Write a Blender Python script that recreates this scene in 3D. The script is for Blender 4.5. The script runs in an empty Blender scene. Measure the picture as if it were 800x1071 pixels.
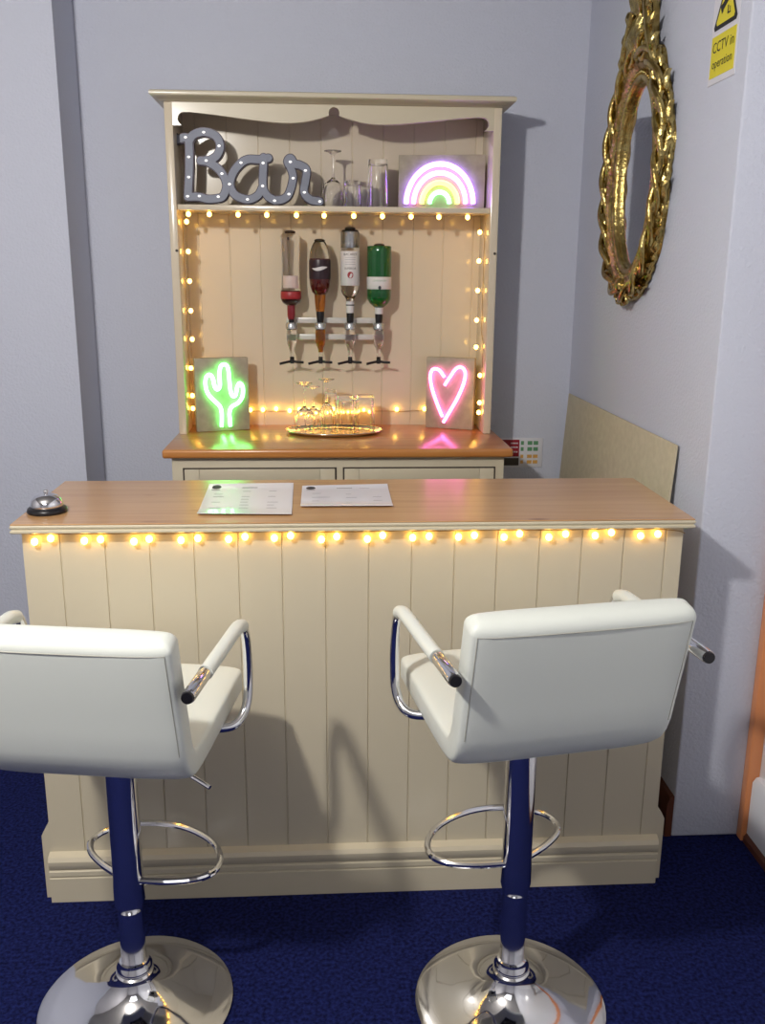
import bpy, bmesh, math, random
from mathutils import Vector, Matrix
random.seed(7)
PI = math.pi
S = bpy.context.scene
COL = S.collection

# ------------------------------------------------------------------ camera
F_PX, PITCH, YAW, ROLL, EYE = 957.8, .2518, .062, .0079, 1.6
cam = bpy.data.objects.new('camera', bpy.data.cameras.new('camera'))
COL.objects.link(cam)
fw = Vector((math.sin(YAW) * math.cos(PITCH), math.cos(YAW) * math.cos(PITCH), -math.sin(PITCH)))
x0 = Vector((math.cos(YAW), -math.sin(YAW), 0))
u0 = x0.cross(fw)
rt = x0 * math.cos(ROLL) + u0 * math.sin(ROLL)
up = -x0 * math.sin(ROLL) + u0 * math.cos(ROLL)
cam.matrix_world = Matrix(((rt.x, up.x, -fw.x, 0), (rt.y, up.y, -fw.y, 0), (rt.z, up.z, -fw.z, EYE), (0, 0, 0, 1)))
cam.data.sensor_fit = 'VERTICAL'
cam.data.sensor_height = 36
cam.data.lens = 36 * F_PX / 1071
cam.data.clip_start = .05
S.camera = cam

# ------------------------------------------------------------------ world, lamps, exposure
w = bpy.data.worlds.new('world')
S.world = w
w.use_nodes = True
w.node_tree.nodes['Background'].inputs[0].default_value = (.5, .55, .7, 1)
w.node_tree.nodes['Background'].inputs[1].default_value = .2


def lamp(name, loc, power, radius, color):
    l = bpy.data.lights.new(name, 'POINT')
    l.energy = power
    l.shadow_soft_size = radius
    l.color = color
    o = bpy.data.objects.new(name, l)
    COL.objects.link(o)
    o.location = loc
    return o


lamp('ceiling_bulb', (-1.0, .55, 2.5), 172, .065, (1, .96, .9))
al = bpy.data.lights.new('added_fill_light', 'AREA')  # soft fill added to lift the shadows, not a fitting of the room
al.energy = 16
al.size = 1.6
al.color = (.95, .96, 1)
ao = bpy.data.objects.new('added_fill_light', al)
COL.objects.link(ao)
ao.location = (-.6, -1.2, 2.9)
S.view_settings.view_transform = 'Standard'
S.view_settings.look = 'None'
S.view_settings.gamma = 1
S.view_settings.use_curve_mapping = False
S.view_settings.exposure = 0
S.cycles.max_bounces = 12
S.cycles.transmission_bounces = 12
S.cycles.transparent_max_bounces = 12
S.cycles.caustics_refractive = False
S.cycles.caustics_reflective = False


# ------------------------------------------------------------------ materials
def srgb(r, g, b):
    def c(v):
        v /= 255
        return v / 12.92 if v <= .04045 else ((v + .055) / 1.055) ** 2.4
    return (c(r), c(g), c(b), 1)


def mat(name, color, rough=.5, metal=0, coat=0, coat_r=.05, trans=0, ior=1.45, emit=None, es=0, spec=.5, bump=None, mottle=None):
    m = bpy.data.materials.new(name)
    m.use_nodes = True
    nt = m.node_tree
    b = nt.nodes['Principled BSDF']
    b.inputs['Base Color'].default_value = color
    b.inputs['Roughness'].default_value = rough
    b.inputs['Metallic'].default_value = metal
    b.inputs['Coat Weight'].default_value = coat
    b.inputs['Coat Roughness'].default_value = coat_r
    b.inputs['Transmission Weight'].default_value = trans
    b.inputs['IOR'].default_value = ior
    b.inputs['Specular IOR Level'].default_value = spec
    if emit:
        b.inputs['Emission Color'].default_value = emit
        b.inputs['Emission Strength'].default_value = es
    if bump or mottle:
        tc = nt.nodes.new('ShaderNodeTexCoord')
    if bump:
        n = nt.nodes.new('ShaderNodeTexNoise')
        n.inputs['Scale'].default_value = bump[0]
        n.inputs['Detail'].default_value = 3
        bp = nt.nodes.new('ShaderNodeBump')
        bp.inputs['Strength'].default_value = bump[1]
        bp.inputs['Distance'].default_value = bump[2]
        nt.links.new(tc.outputs['Object'], n.inputs['Vector'])
        nt.links.new(n.outputs['Fac'], bp.inputs['Height'])
        nt.links.new(bp.outputs['Normal'], b.inputs['Normal'])
    if mottle:
        n2 = nt.nodes.new('ShaderNodeTexNoise')
        n2.inputs['Scale'].default_value = mottle[0]
        n2.inputs['Detail'].default_value = 6
        r = nt.nodes.new('ShaderNodeValToRGB')
        r.color_ramp.elements[0].position = .35
        r.color_ramp.elements[1].position = .68
        r.color_ramp.elements[0].color = mottle[1]
        r.color_ramp.elements[1].color = color
        nt.links.new(tc.outputs['Object'], n2.inputs['Vector'])
        nt.links.new(n2.outputs['Fac'], r.inputs['Fac'])
        nt.links.new(r.outputs['Color'], b.inputs['Base Color'])
    return m


def wood(name, c1, c2, knot, rough=.3, coat=.5, coat_r=.12, axis='X'):
    m = bpy.data.materials.new(name)
    m.use_nodes = True
    nt = m.node_tree
    N, L = nt.nodes.new, nt.links.new
    b = nt.nodes['Principled BSDF']
    tc = N('ShaderNodeTexCoord')
    mp = N('ShaderNodeMapping')
    mp.inputs['Scale'].default_value = (1.2, 22, 22) if axis == 'X' else (22, 22, 1.2)
    n1 = N('ShaderNodeTexNoise')
    n1.inputs['Scale'].default_value = 1.6
    n1.inputs['Detail'].default_value = 8
    n1.inputs['Distortion'].default_value = .6
    rp = N('ShaderNodeValToRGB')
    rp.color_ramp.elements[0].position = .3
    rp.color_ramp.elements[1].position = .7
    rp.color_ramp.elements[0].color = c1
    rp.color_ramp.elements[1].color = c2
    mp2 = N('ShaderNodeMapping')
    mp2.inputs['Scale'].default_value = (3.2, 9, 9)
    vo = N('ShaderNodeTexVoronoi')
    vo.inputs['Scale'].default_value = 1.0
    kr = N('ShaderNodeValToRGB')
    kr.color_ramp.elements[0].position = .03
    kr.color_ramp.elements[1].position = .1
    kr.color_ramp.elements[0].color = (1, 1, 1, 1)
    kr.color_ramp.elements[1].color = (0, 0, 0, 1)
    mx = N('ShaderNodeMix')
    mx.data_type = 'RGBA'
    L(tc.outputs['Object'], mp.inputs['Vector'])
    L(mp.outputs['Vector'], n1.inputs['Vector'])
    L(n1.outputs['Fac'], rp.inputs['Fac'])
    L(tc.outputs['Object'], mp2.inputs['Vector'])
    L(mp2.outputs['Vector'], vo.inputs['Vector'])
    L(vo.outputs['Distance'], kr.inputs['Fac'])
    L(kr.outputs['Color'], mx.inputs['Factor'])
    L(rp.outputs['Color'], mx.inputs[6])
    mx.inputs[7].default_value = knot
    L(mx.outputs[2], b.inputs['Base Color'])
    b.inputs['Roughness'].default_value = rough
    b.inputs['Coat Weight'].default_value = coat
    b.inputs['Coat Roughness'].default_value = coat_r
    return m


WALL = mat('wall_paint', srgb(202, 206, 221), .75, bump=(110, .5, .005))
CEIL = mat('ceiling_paint', srgb(156, 154, 152), .9)
ROOM = mat('grey_room_paint', srgb(186, 185, 190), .9)
CARPET = mat('navy_carpet', srgb(35, 44, 106), .95, spec=.1, bump=(420, .9, .006), mottle=(110, srgb(15, 19, 56)))
CREAM = mat('cream_paint', srgb(203, 193, 169), .38, coat=.25, coat_r=.15, bump=(60, .05, .001))
CREAM_GLOSS = mat('cream_gloss_paint', srgb(218, 205, 182), .2, coat=.5, coat_r=.08)
BAR_WOOD = wood('pale_pine', srgb(184, 138, 92), srgb(202, 160, 112), srgb(140, 92, 58), .3, .5, .2)
HUTCH_WOOD = wood('orange_pine', srgb(182, 112, 52), srgb(206, 142, 78), srgb(96, 52, 26), .28, .6, .2)
BROWN = mat('brown_wood', srgb(92, 52, 36), .4, bump=(30, .2, .002))
ORANGE = mat('orange_brown_wood', srgb(232, 150, 96), .35, coat=.3)
WHITE_GLOSS = mat('white_gloss', srgb(226, 228, 234), .25, coat=.3)
LEATHER = mat('white_leather', srgb(216, 220, 213), .42, coat=.1, coat_r=.3, bump=(240, .12, .001))
SEAM = mat('seam_grey', srgb(168, 166, 156), .7)
CHROME = mat('chrome', (.78, .78, .8, 1), .07, 1)
BLACK = mat('black_plastic', srgb(22, 20, 24), .35)
GOLD = mat('gilt', srgb(208, 190, 126), .27, 1, bump=(75, .6, .005), mottle=(26, srgb(160, 134, 76)))
MIRROR = mat('mirror_silver', (.86, .87, .88, 1), .02, 1)
BOARD = mat('beige_board', srgb(200, 190, 164), .7, mottle=(40, srgb(190, 180, 154)))
DARK_EDGE = mat('dark_board_edge', srgb(70, 62, 56), .7)
GLASS = mat('clear_glass', (1, 1, 1, 1), 0, trans=1, ior=1.45)
BULB = mat('warm_bulb', (1, .8, .5, 1), .3, emit=(1, .55, .09, 1), es=13)
WIRE = mat('clear_wire', srgb(150, 120, 70), .4)
KRAFT = mat('grey_wood_box', srgb(176, 166, 146), .6, bump=(50, .2, .001), mottle=(30, srgb(160, 150, 132)))
N_GREEN = mat('neon_green', (.2, 1, .3, 1), .3, emit=(.14, 1, .2, 1), es=11)
N_PINK = mat('neon_pink', (1, .3, .7, 1), .3, emit=(1, .16, .55, 1), es=9)
R_VIOLET = mat('rainbow_violet', (.5, .3, 1, 1), .3, emit=(.3, .16, 1, 1), es=10)
R_PINK = mat('rainbow_pink', (1, .4, .9, 1), .3, emit=(1, .3, .85, 1), es=4.5)
R_YELLOW = mat('rainbow_yellow', (1, .8, .3, 1), .3, emit=(1, .8, .16, 1), es=2.4)
R_GREEN = mat('rainbow_green', (.3, 1, .4, 1), .3, emit=(.25, 1, .35, 1), es=4)
SIGN_FACE = mat('brushed_sign_metal', srgb(120, 124, 138), .5, .15, bump=(80, .15, .001))
SIGN_SIDE = mat('dark_sign_metal', srgb(52, 46, 56), .4, .6)
SIGN_BULB = mat('sign_bulb', (1, 1, 1, 1), .2, emit=(1, .97, .92, 1), es=1.0)
PAPER = mat('laminated_paper', srgb(240, 240, 248), .35, coat=.9, coat_r=.03)
INK = mat('grey_ink', srgb(150, 150, 160), .5)
DARK_INK = mat('dark_ink', srgb(52, 54, 64), .5)
YELLOW = mat('sign_yellow', srgb(228, 214, 40), .4)
SIGN_BLACK = mat('sign_black', srgb(30, 30, 28), .5)
SHEET = mat('white_plastic_sheet', srgb(222, 222, 230), .35)
RED = mat('sign_red', srgb(150, 28, 46), .4)
GREEN = mat('sign_green', srgb(96, 150, 110), .5)
AMBER = mat('sign_amber', srgb(214, 164, 84), .5)
TRAY = mat('tray_metal', srgb(226, 214, 196), .12, 1)
ACRYLIC = mat('grey_acrylic', srgb(216, 214, 208), .25)
LABEL = mat('bottle_label_white', srgb(214, 212, 214), .45)
FAINT = mat('pale_pink_label', srgb(206, 186, 180), .45)
LABEL_RED = mat('bottle_label_red', srgb(158, 46, 52), .4)
LABEL_DARK = mat('bottle_label_dark', srgb(44, 26, 36), .35)
FOIL_RED = mat('red_foil', srgb(128, 28, 40), .3, coat=.4)
AMBER_GLASS = mat('amber_spirit', srgb(206, 124, 28), .02, trans=.85, coat=.3)
RUM_GLASS = mat('dark_spirit', srgb(92, 26, 20), .05, trans=.35, coat=.5)
GREEN_GLASS = mat('green_glass', srgb(10, 108, 46), .05, trans=.45, coat=.6)
SILVER = mat('silver_cap', srgb(190, 192, 196), .25, .8)


# ------------------------------------------------------------------ geometry helpers
def BM():
    return bmesh.new()


def smooth_path(pts, n=8, closed=False):
    P = [Vector(p) for p in pts]
    out = []
    m = len(P)
    for i in range(m if closed else m - 1):
        if closed:
            a, b, c, d = P[(i - 1) % m], P[i], P[(i + 1) % m], P[(i + 2) % m]
        else:
            b, c = P[i], P[i + 1]
            a = P[i - 1] if i else b * 2 - c
            d = P[i + 2] if i + 2 < m else c * 2 - b
        for k in range(n):
            t = k / n
            out.append(.5 * ((2 * b) + (c - a) * t + (2 * a - 5 * b + 4 * c - d) * t * t + (3 * b - a - 3 * c + d) * t ** 3))
    if not closed:
        out.append(P[-1])
    return out


def tube(bm, pts, r, seg=10, closed=False, radii=None, start=None):
    P = [Vector(p) for p in pts]
    n = len(P)
    rings = []
    nrm = None
    for i in range(n):
        if closed:
            t = P[(i + 1) % n] - P[i - 1]
        else:
            t = P[min(i + 1, n - 1)] - P[max(i - 1, 0)]
        t.normalize()
        if nrm is None:
            nrm = start.copy() if start else t.orthogonal()
        nrm = (nrm - t * nrm.dot(t)).normalized()
        bi = t.cross(nrm)
        rr = radii[i] if radii else r
        rings.append([bm.verts.new(P[i] + (nrm * math.cos(2 * PI * k / seg) + bi * math.sin(2 * PI * k / seg)) * rr) for k in range(seg)])
    for i in range(n if closed else n - 1):
        a, b = rings[i], rings[(i + 1) % n]
        off = 0
        if closed and i == n - 1:
            off = min(range(seg), key=lambda o: (a[0].co - b[o].co).length)
        for k in range(seg):
            bm.faces.new((a[k], a[(k + 1) % seg], b[(k + 1 + off) % seg], b[(k + off) % seg]))
    if not closed:
        bm.faces.new(rings[0][::-1])
        bm.faces.new(rings[-1])


def lathe(bm, prof, c=(0, 0, 0), seg=32, closed=False, a0=0, a1=2 * PI, sx=1, sy=1):
    full = abs(a1 - a0 - 2 * PI) < 1e-6
    ns = seg if full else seg + 1
    rings = []
    for (r, z) in prof:
        if r < 1e-6:
            rings.append([bm.verts.new((c[0], c[1], c[2] + z))])
        else:
            rings.append([bm.verts.new((c[0] + sx * r * math.cos(a0 + (a1 - a0) * k / seg), c[1] + sy * r * math.sin(a0 + (a1 - a0) * k / seg), c[2] + z)) for k in range(ns)])
    m = len(rings)
    for i in range(m if closed else m - 1):
        a, b = rings[i], rings[(i + 1) % m]
        for k in range(seg):
            k2 = (k + 1) % ns
            if len(a) == 1 and len(b) == 1:
                continue
            if len(a) == 1:
                bm.faces.new((a[0], b[k2], b[k]))
            elif len(b) == 1:
                bm.faces.new((a[k], a[k2], b[0]))
            else:
                bm.faces.new((a[k], a[k2], b[k2], b[k]))


def box(bm, lo, hi, bev=0, seg=2):
    r = bmesh.ops.create_cube(bm, size=1)
    vs = r['verts']
    for v in vs:
        v.co = Vector([lo[i] + (hi[i] - lo[i]) * (v.co[i] + .5) for i in range(3)])
    if bev:
        es = list({e for v in vs for e in v.link_edges})
        bmesh.ops.bevel(bm, geom=es, offset=bev, segments=seg, affect='EDGES', profile=.5)


def prism(bm, pts, axis, d0, d1):
    """extrude a 2-D outline along an axis ('X','Y','Z')"""
    def P(p, d):
        if axis == 'Y':
            return (p[0], d, p[1])
        if axis == 'X':
            return (d, p[0], p[1])
        return (p[0], p[1], d)
    a = [bm.verts.new(P(p, d0)) for p in pts]
    b = [bm.verts.new(P(p, d1)) for p in pts]
    n = len(pts)
    bm.faces.new(a)
    bm.faces.new(b[::-1])
    for i in range(n):
        bm.faces.new((a[i], b[i], b[(i + 1) % n], a[(i + 1) % n]))


def sweep(bm, path, prof, caps=True):
    """sweep a profile (out, z) along a horizontal polyline with mitred corners; out is to the right of travel"""
    P = [Vector((p[0], p[1])) for p in path]
    rings = []
    for i, p in enumerate(P):
        d1 = (P[i] - P[i - 1]).normalized() if i else None
        d2 = (P[i + 1] - P[i]).normalized() if i + 1 < len(P) else None
        n1 = Vector((d1.y, -d1.x)) if d1 else None
        n2 = Vector((d2.y, -d2.x)) if d2 else None
        if n1 and n2:
            nn = (n1 + n2).normalized()
            nn = nn / nn.dot(n1)
        else:
            nn = n1 or n2
        rings.append([bm.verts.new((p.x + nn.x * o, p.y + nn.y * o, z)) for o, z in prof])
    for a, b in zip(rings, rings[1:]):
        for k in range(len(prof)):
            k2 = (k + 1) % len(prof)
            bm.faces.new((a[k], a[k2], b[k2], b[k]))
    if caps:
        bm.faces.new(rings[0][::-1])
        bm.faces.new(rings[-1])


def ball(bm, c, r, sx=1, sy=1, sz=1, u=12, v=8):
    prof = [(r * math.sin(PI * i / v), -r * math.cos(PI * i / v)) for i in range(v + 1)]
    prof[0] = (0, -r)
    prof[-1] = (0, r)
    n0 = len(bm.verts)
    lathe(bm, prof, (0, 0, 0), u)
    bm.verts.ensure_lookup_table()
    for q in bm.verts[n0:]:
        q.co = Vector((q.co.x * sx + c[0], q.co.y * sy + c[1], q.co.z * sz + c[2]))


def text(bm, s, size, origin, ux, uz, align='CENTER'):
    cu = bpy.data.curves.new('t', 'FONT')
    cu.body = s
    cu.size = size
    cu.align_x = align
    cu.resolution_u = 3
    o = bpy.data.objects.new('t', cu)
    COL.objects.link(o)
    bpy.context.view_layer.update()
    me = bpy.data.meshes.new_from_object(o.evaluated_get(bpy.context.evaluated_depsgraph_get()))
    origin, ux, uz = Vector(origin), Vector(ux), Vector(uz)
    vs = [bm.verts.new(origin + ux * v.co.x + uz * v.co.y) for v in me.vertices]
    for p in me.polygons:
        try:
            bm.faces.new([vs[i] for i in p.vertices])
        except ValueError:
            pass
    bpy.data.objects.remove(o)
    bpy.data.curves.remove(cu)
    bpy.data.meshes.remove(me)


def root_of(o):
    while o.parent:
        o = o.parent
    return o


def obj(name, bm, m, parent=None, ang=35, label=None, origin=None, fix=True):
    """one mesh object from a bmesh whose vertices are in the same frame as the root's own location"""
    if fix:
        bmesh.ops.recalc_face_normals(bm, faces=bm.faces)
    off = Vector((0, 0, 0))
    if parent:
        off = root_of(parent).location
    elif origin:
        off = Vector(origin)
    if off.length:
        bmesh.ops.translate(bm, verts=bm.verts, vec=-off)
    me = bpy.data.meshes.new(name)
    bm.to_mesh(me)
    bm.free()
    for p in me.polygons:
        p.use_smooth = True
    me.set_sharp_from_angle(angle=math.radians(ang))
    for mm in (m if isinstance(m, (list, tuple)) else [m]):
        me.materials.append(mm)
    o = bpy.data.objects.new(name, me)
    COL.objects.link(o)
    if parent:
        o.parent = parent
    elif origin:
        o.location = origin
    if label:
        o['label'] = label
    return o


def thing(name, label, cat, loc=(0, 0, 0), group=None):
    o = bpy.data.objects.new(name, None)
    o.empty_display_size = .1
    COL.objects.link(o)
    o.location = loc
    return tag(o, label, cat, group)


def tag(o, label, cat, group=None):
    o['label'] = label
    o['category'] = cat
    if group:
        o['group'] = group
    return o


def struct(name, bm, m, label=None):
    o = obj(name, bm, m)
    o['kind'] = 'structure'
    if label:
        o['label'] = label
    return o


def copy_tree(o, parent=None):
    c = o.copy()
    COL.objects.link(c)
    if parent:
        c.parent = parent
    for ch in [x for x in COL.objects if x.parent == o]:
        copy_tree(ch, c)
    return c


# ------------------------------------------------------------------ the room
XR, YB, YE, HC = 1.008, 3.765, 2.33, 2.95
XN = 1.24
b = BM(); box(b, (-3.1, -3.1, -.1), (2.6, 4.2, 0)); struct('floor', b, CARPET, 'navy blue carpet')
b = BM(); box(b, (-3.1, -3.1, HC), (2.6, 4.2, HC + .1)); struct('ceiling', b, CEIL)
b = BM(); box(b, (-.917, YB, 0), (XR + .1, YB + .1, HC)); struct('wall_back', b, WALL, 'back wall behind the dresser')
b = BM(); box(b, (-3.05, 3.485, 0), (-.917, YB + .1, HC)); struct('wall_chimney_breast', b, WALL, 'projecting part of the back wall on the left')
b = BM(); box(b, (XR, YE, 0), (XN + .12, YB + .1, HC), .006, 3); struct('wall_right', b, WALL, 'right wall with the gilt mirror')
b = BM(); box(b, (XN, -3.05, 0), (XN + .12, YE, HC)); struct('wall_right_near', b, WHITE_GLOSS)
b = BM(); box(b, (-3.1, -3.05, 0), (-3.0, 4.0, HC)); struct('wall_left', b, ROOM)
b = BM(); box(b, (-3.05, -3.1, 0), (2.5, -3.0, HC)); struct('wall_front', b, ROOM)
b = BM(); sweep(b, [(XR, YB), (XR, YE + .002)], [(0, 0), (.02, 0), (.02, .105), (.012, .128), (0, .132)]); struct('baseboard_right', b, BROWN)
b = BM(); sweep(b, [(XN, YE - .035), (XN, -2.9)], [(0, .03), (.022, .03), (.022, .195), (.012, .21), (0, .212)]); struct('baseboard_right_near', b, WHITE_GLOSS)
b = BM(); sweep(b, [(XN, YE - .035), (XN, -2.9)], [(0, 0), (.03, 0), (.03, .018), (.02, .03), (0, .03)]); struct('trim_1', b, BROWN, 'brown strip along the floor')
b = BM(); box(b, (XN - .036, YE - .032, 0), (XN, YE, 2.0), .004); struct('trim_2', b, ORANGE, 'orange brown upright wooden strip in the corner')

# ------------------------------------------------------------------ bar counter
BX0, BX1, BY0, BZ = -.741, .897, 2.107, 1.033
BY1 = 2.578
bar = thing('bar_counter', 'cream panelled bar counter with a pale wooden top, behind the two white stools', 'bar', (.078, 2.35, 0))
# grooved front
gx = [-.638 + .1055 * k for k in range(15)]
fx0, fx1, fy = -.726, .882, 2.142
pts = [(fx0, fy + .018), (fx0, fy)]
for g in gx:
    if g > fx1 - .03:
        break
    pts += [(g - .0022, fy), (g - .0008, fy + .0028), (g + .0008, fy + .0028), (g + .0022, fy)]
pts += [(fx1, fy), (fx1, fy + .018)]
b = BM(); prism(b, pts, 'Z', .06, BZ - .022); obj('front_panel', b, CREAM, bar, 20)
for sx in (fx0, fx1 - .018):
    b = BM(); box(b, (sx, fy + .0181, .06), (sx + .018, BY1 - .03, BZ - .022), .002); obj('side_panel', b, CREAM, bar)
SK = [(0, 0), (.02, 0), (.02, .070), (.015, .073), (.02, .077), (.02, .090), (.014, .094), (.019, .098), (.021, .104), (.024, .112), (.024, .122), (.018, .132), (.006, .137), (0, .139)]
b = BM(); sweep(b, [(fx0 - .004, fy), (fx1 + .004, fy)], SK); obj('skirting', b, CREAM, bar, 25)
for s in (0, 1):
    x = fx1 if s else fx0
    o = .022 if s else -.022
    b = BM()
    prism(b, [(x, .0), (x + o, 0), (x + o, .185), (x + o * .55, .205), (x, .215)], 'Y', fy + .002, BY1 - .03)
    obj('side_skirting', b, CREAM, bar)
b = BM(); box(b, (BX0 + .001, BY0 + .001, BZ - .003), (BX1 - .001, BY1, BZ), .001, 1); obj('countertop', b, BAR_WOOD, bar, label='pale varnished pine top')
EM = [(-.012, BZ - .024), (.002, BZ - .024), (.006, BZ - .021), (.006, BZ - .017), (.002, BZ - .0145), (.004, BZ - .012), (.006, BZ - .009), (.006, BZ - .006), (.004, BZ - .0036), (-.012, BZ - .0036)]
b = BM(); sweep(b, [(BX0 + .006, BY1), (BX0 + .006, BY0 + .006), (BX1 - .006, BY0 + .006), (BX1 - .006, BY1)][::1], EM); obj('edge_moulding', b, CREAM, bar, 25, label='cream grooved edge moulding')

# ------------------------------------------------------------------ dresser behind the bar
HZ = 1.009
HX0, HX1 = -.575, .663
HYF, HYP, HYU = 3.18, 3.735, 3.50
dr = thing('bar_dresser', 'tall cream dresser with an orange pine worktop and open shelving against the back wall', 'dresser', (.044, 3.46, 0))
b = BM(); box(b, (HX0 + .028, HYF + .03, .06), (HX1 - .026, 3.755, HZ - .032), .003); obj('base_cabinet', b, CREAM, dr)
b = BM(); sweep(b, [(HX0 + .028, 3.75), (HX0 + .028, HYF + .03), (HX1 - .026, HYF + .03), (HX1 - .026, 3.75)], [(0, 0), (.014, 0), (.014, .07), (.006, .085), (0, .088)]); obj('plinth', b, CREAM, dr)
for x0_, x1_ in ((-.503, .028), (.062, .6)):
    b = BM()
    box(b, (x0_, HYF + .022, .13), (x0_ + .055, HYF + .0301, HZ - .075), .002)
    box(b, (x1_ - .055, HYF + .022, .13), (x1_, HYF + .0301, HZ - .075), .002)
    box(b, (x0_ + .05, HYF + .022, .13), (x1_ - .05, HYF + .0301, .19), .002)
    box(b, (x0_ + .05, HYF + .022, HZ - .135), (x1_ - .05, HYF + .0301, HZ - .075), .002)
    box(b, (x0_ + .05, HYF + .027, .18), (x1_ - .05, HYF + .0301, HZ - .13))
    obj('cabinet_door', b, CREAM, dr)
    b = BM()
    box(b, (x0_ - .004, HYF + .0275, HZ - .0752), (x1_ + .004, HYF + .0302, HZ - .07))
    box(b, (x0_ - .006, HYF + .0275, .13), (x0_, HYF + .0302, HZ - .07))
    box(b, (x1_, HYF + .0275, .13), (x1_ + .006, HYF + .0302, HZ - .07))
    obj('door_gap_shade', b, DARK_EDGE, dr, label='dark strip painted as the shaded gap around the cabinet door')  # solid dark strips, the shade of the gap put into their colour
b = BM(); box(b, (HX0, HYF, HZ - .032), (HX1, 3.76, HZ), .009, 3); obj('worktop', b, HUTCH_WOOD, dr, label='orange varnished pine worktop')
UX0, UX1 = -.562, .636
for k, x in enumerate((UX0, UX1 - .029)):
    b = BM(); box(b, (x, HYU, HZ), (x + .029, 3.757, 2.187), .003); obj('side_upright', b, CREAM_GLOSS, dr)
pts = [(UX0 + .029, HYP + .018), (UX0 + .029, HYP)]
g = -.49
while g < UX1 - .05:
    pts += [(g - .0025, HYP), (g - .001, HYP + .003), (g + .001, HYP + .003), (g + .0025, HYP)]
    g += .119
pts += [(UX1 - .029, HYP), (UX1 - .029, HYP + .018)]
b = BM(); prism(b, pts, 'Z', HZ, 2.187); obj('back_panel', b, CREAM_GLOSS, dr, 20)
b = BM(); box(b, (UX0 + .029, 3.515, 1.827), (UX1 - .029, HYP, 1.847), .003); obj('shelf', b, CREAM_GLOSS, dr)
# scalloped pediment
x0p, x1p = UX0 + .0285, UX1 - .0285
L = [(x0p, 2.187), (x0p, 2.11), (-.502, 2.11)]
cx, cz, r = -.494, 2.132, .022
L += [(cx + r * math.cos(a), cz + r * math.sin(a)) for a in [math.radians(t) for t in (225, 200, 180, 150, 120, 95)]]
curve = smooth_path([(-.470, 2.154, 0), (-.40, 2.148, 0), (-.30, 2.137, 0), (-.2, 2.127, 0), (-.13, 2.124, 0), (-.075, 2.128, 0), (-.03, 2.137, 0), (.008, 2.148, 0)], 5)
L += [(p.x, p.y) for p in curve]
L += [(.034 + .0195 * math.cos(math.radians(t)), 2.160 + .0195 * math.sin(math.radians(t))) for t in (205, 180, 150, 120, 90)]
mid = .034
R = [(2 * mid - x, z) for x, z in L[::-1]][1:]
sc = (x1p - mid) / (mid - x0p)
R = [(mid + (x - mid) * sc if abs(x - mid) > .03 else x, z) for x, z in R]
b = BM(); prism(b, L + R, 'Y', HYU, HYU + .02); obj('pediment', b, CREAM, dr, 30)
CO = [(-.03, 2.187), (.006, 2.187), (.014, 2.19), (.02, 2.196), (.034, 2.199), (.041, 2.203), (.043, 2.21), (.041, 2.217), (.034, 2.22), (-.03, 2.22)]
b = BM(); sweep(b, [(UX0, 3.757), (UX0, HYU), (UX1, HYU), (UX1, 3.757)], CO); obj('cornice', b, CREAM, dr, 40)
b = BM(); box(b, (UX0 + .029, HYU + .029, 2.187), (UX1 - .029, 3.757, 2.205)); obj('top_board', b, CREAM, dr)
for x in (UX0 + .0225, UX1 - .009):
    b = BM(); lathe(b, [(0, -.0015), (.004, -.0015), (.005, 0), (.005, .002), (0, .002)], (0, 0, 0), 12)
    bmesh.ops.rotate(b, verts=b.verts, matrix=Matrix.Rotation(PI / 2, 3, 'X')); bmesh.ops.translate(b, verts=b.verts, vec=(x, HYU, 1.685))
    obj('screw_cap', b, DARK_EDGE, dr, label='small dark screw head')


# ------------------------------------------------------------------ fairy lights
bulb_me = None


def fairy(label, wire_paths, bulbs, loc):
    global bulb_me
    t = thing('fairy_light_string', label, 'fairy lights', loc, 'strings of warm fairy lights')
    b = BM()
    for p in wire_paths:
        tube(b, smooth_path(p, 4), .0011, 6)
    obj('wire', b, WIRE, t)
    if not bulb_me:
        b = BM(); ball(b, (0, 0, 0), .0085, 1, 1, 1.1, 12, 8)
        bulb_me = bpy.data.meshes.new('bulb'); b.to_mesh(bulb_me); b.free()
        for p in bulb_me.polygons:
            p.use_smooth = True
        bulb_me.materials.append(BULB)
    for p in bulbs:
        o = bpy.data.objects.new('bulb', bulb_me)
        COL.objects.link(o)
        o.parent = t
        o.location = Vector(p) - Vector(loc)
    return t


bl = []
wp = []
xs = [-.693, -.655, -.577, -.539, -.461, -.425, -.35, -.31, -.237, -.198, -.128, -.089, -.015, .022, .096, .133]
xs += [.206, .246, .318, .357, .43, .468, .541, .582, .656, .696, .77, .813]
for i, x in enumerate(xs):
    dz = random.uniform(-.003, .003)
    bl.append((x, fy - .013, .992 + dz - (.006 if i % 2 == 0 else 0)))
    wp += [(x - .012, fy - .006, 1.003 - random.random() * .004), (x + .002, fy - .008, 1.001)]
fairy('string of warm fairy lights along the front edge under the bar top', [wp + [(.868, fy - .005, .995), (.885, fy - .004, .988)]], bl, (.07, fy - .01, .99))

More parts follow.
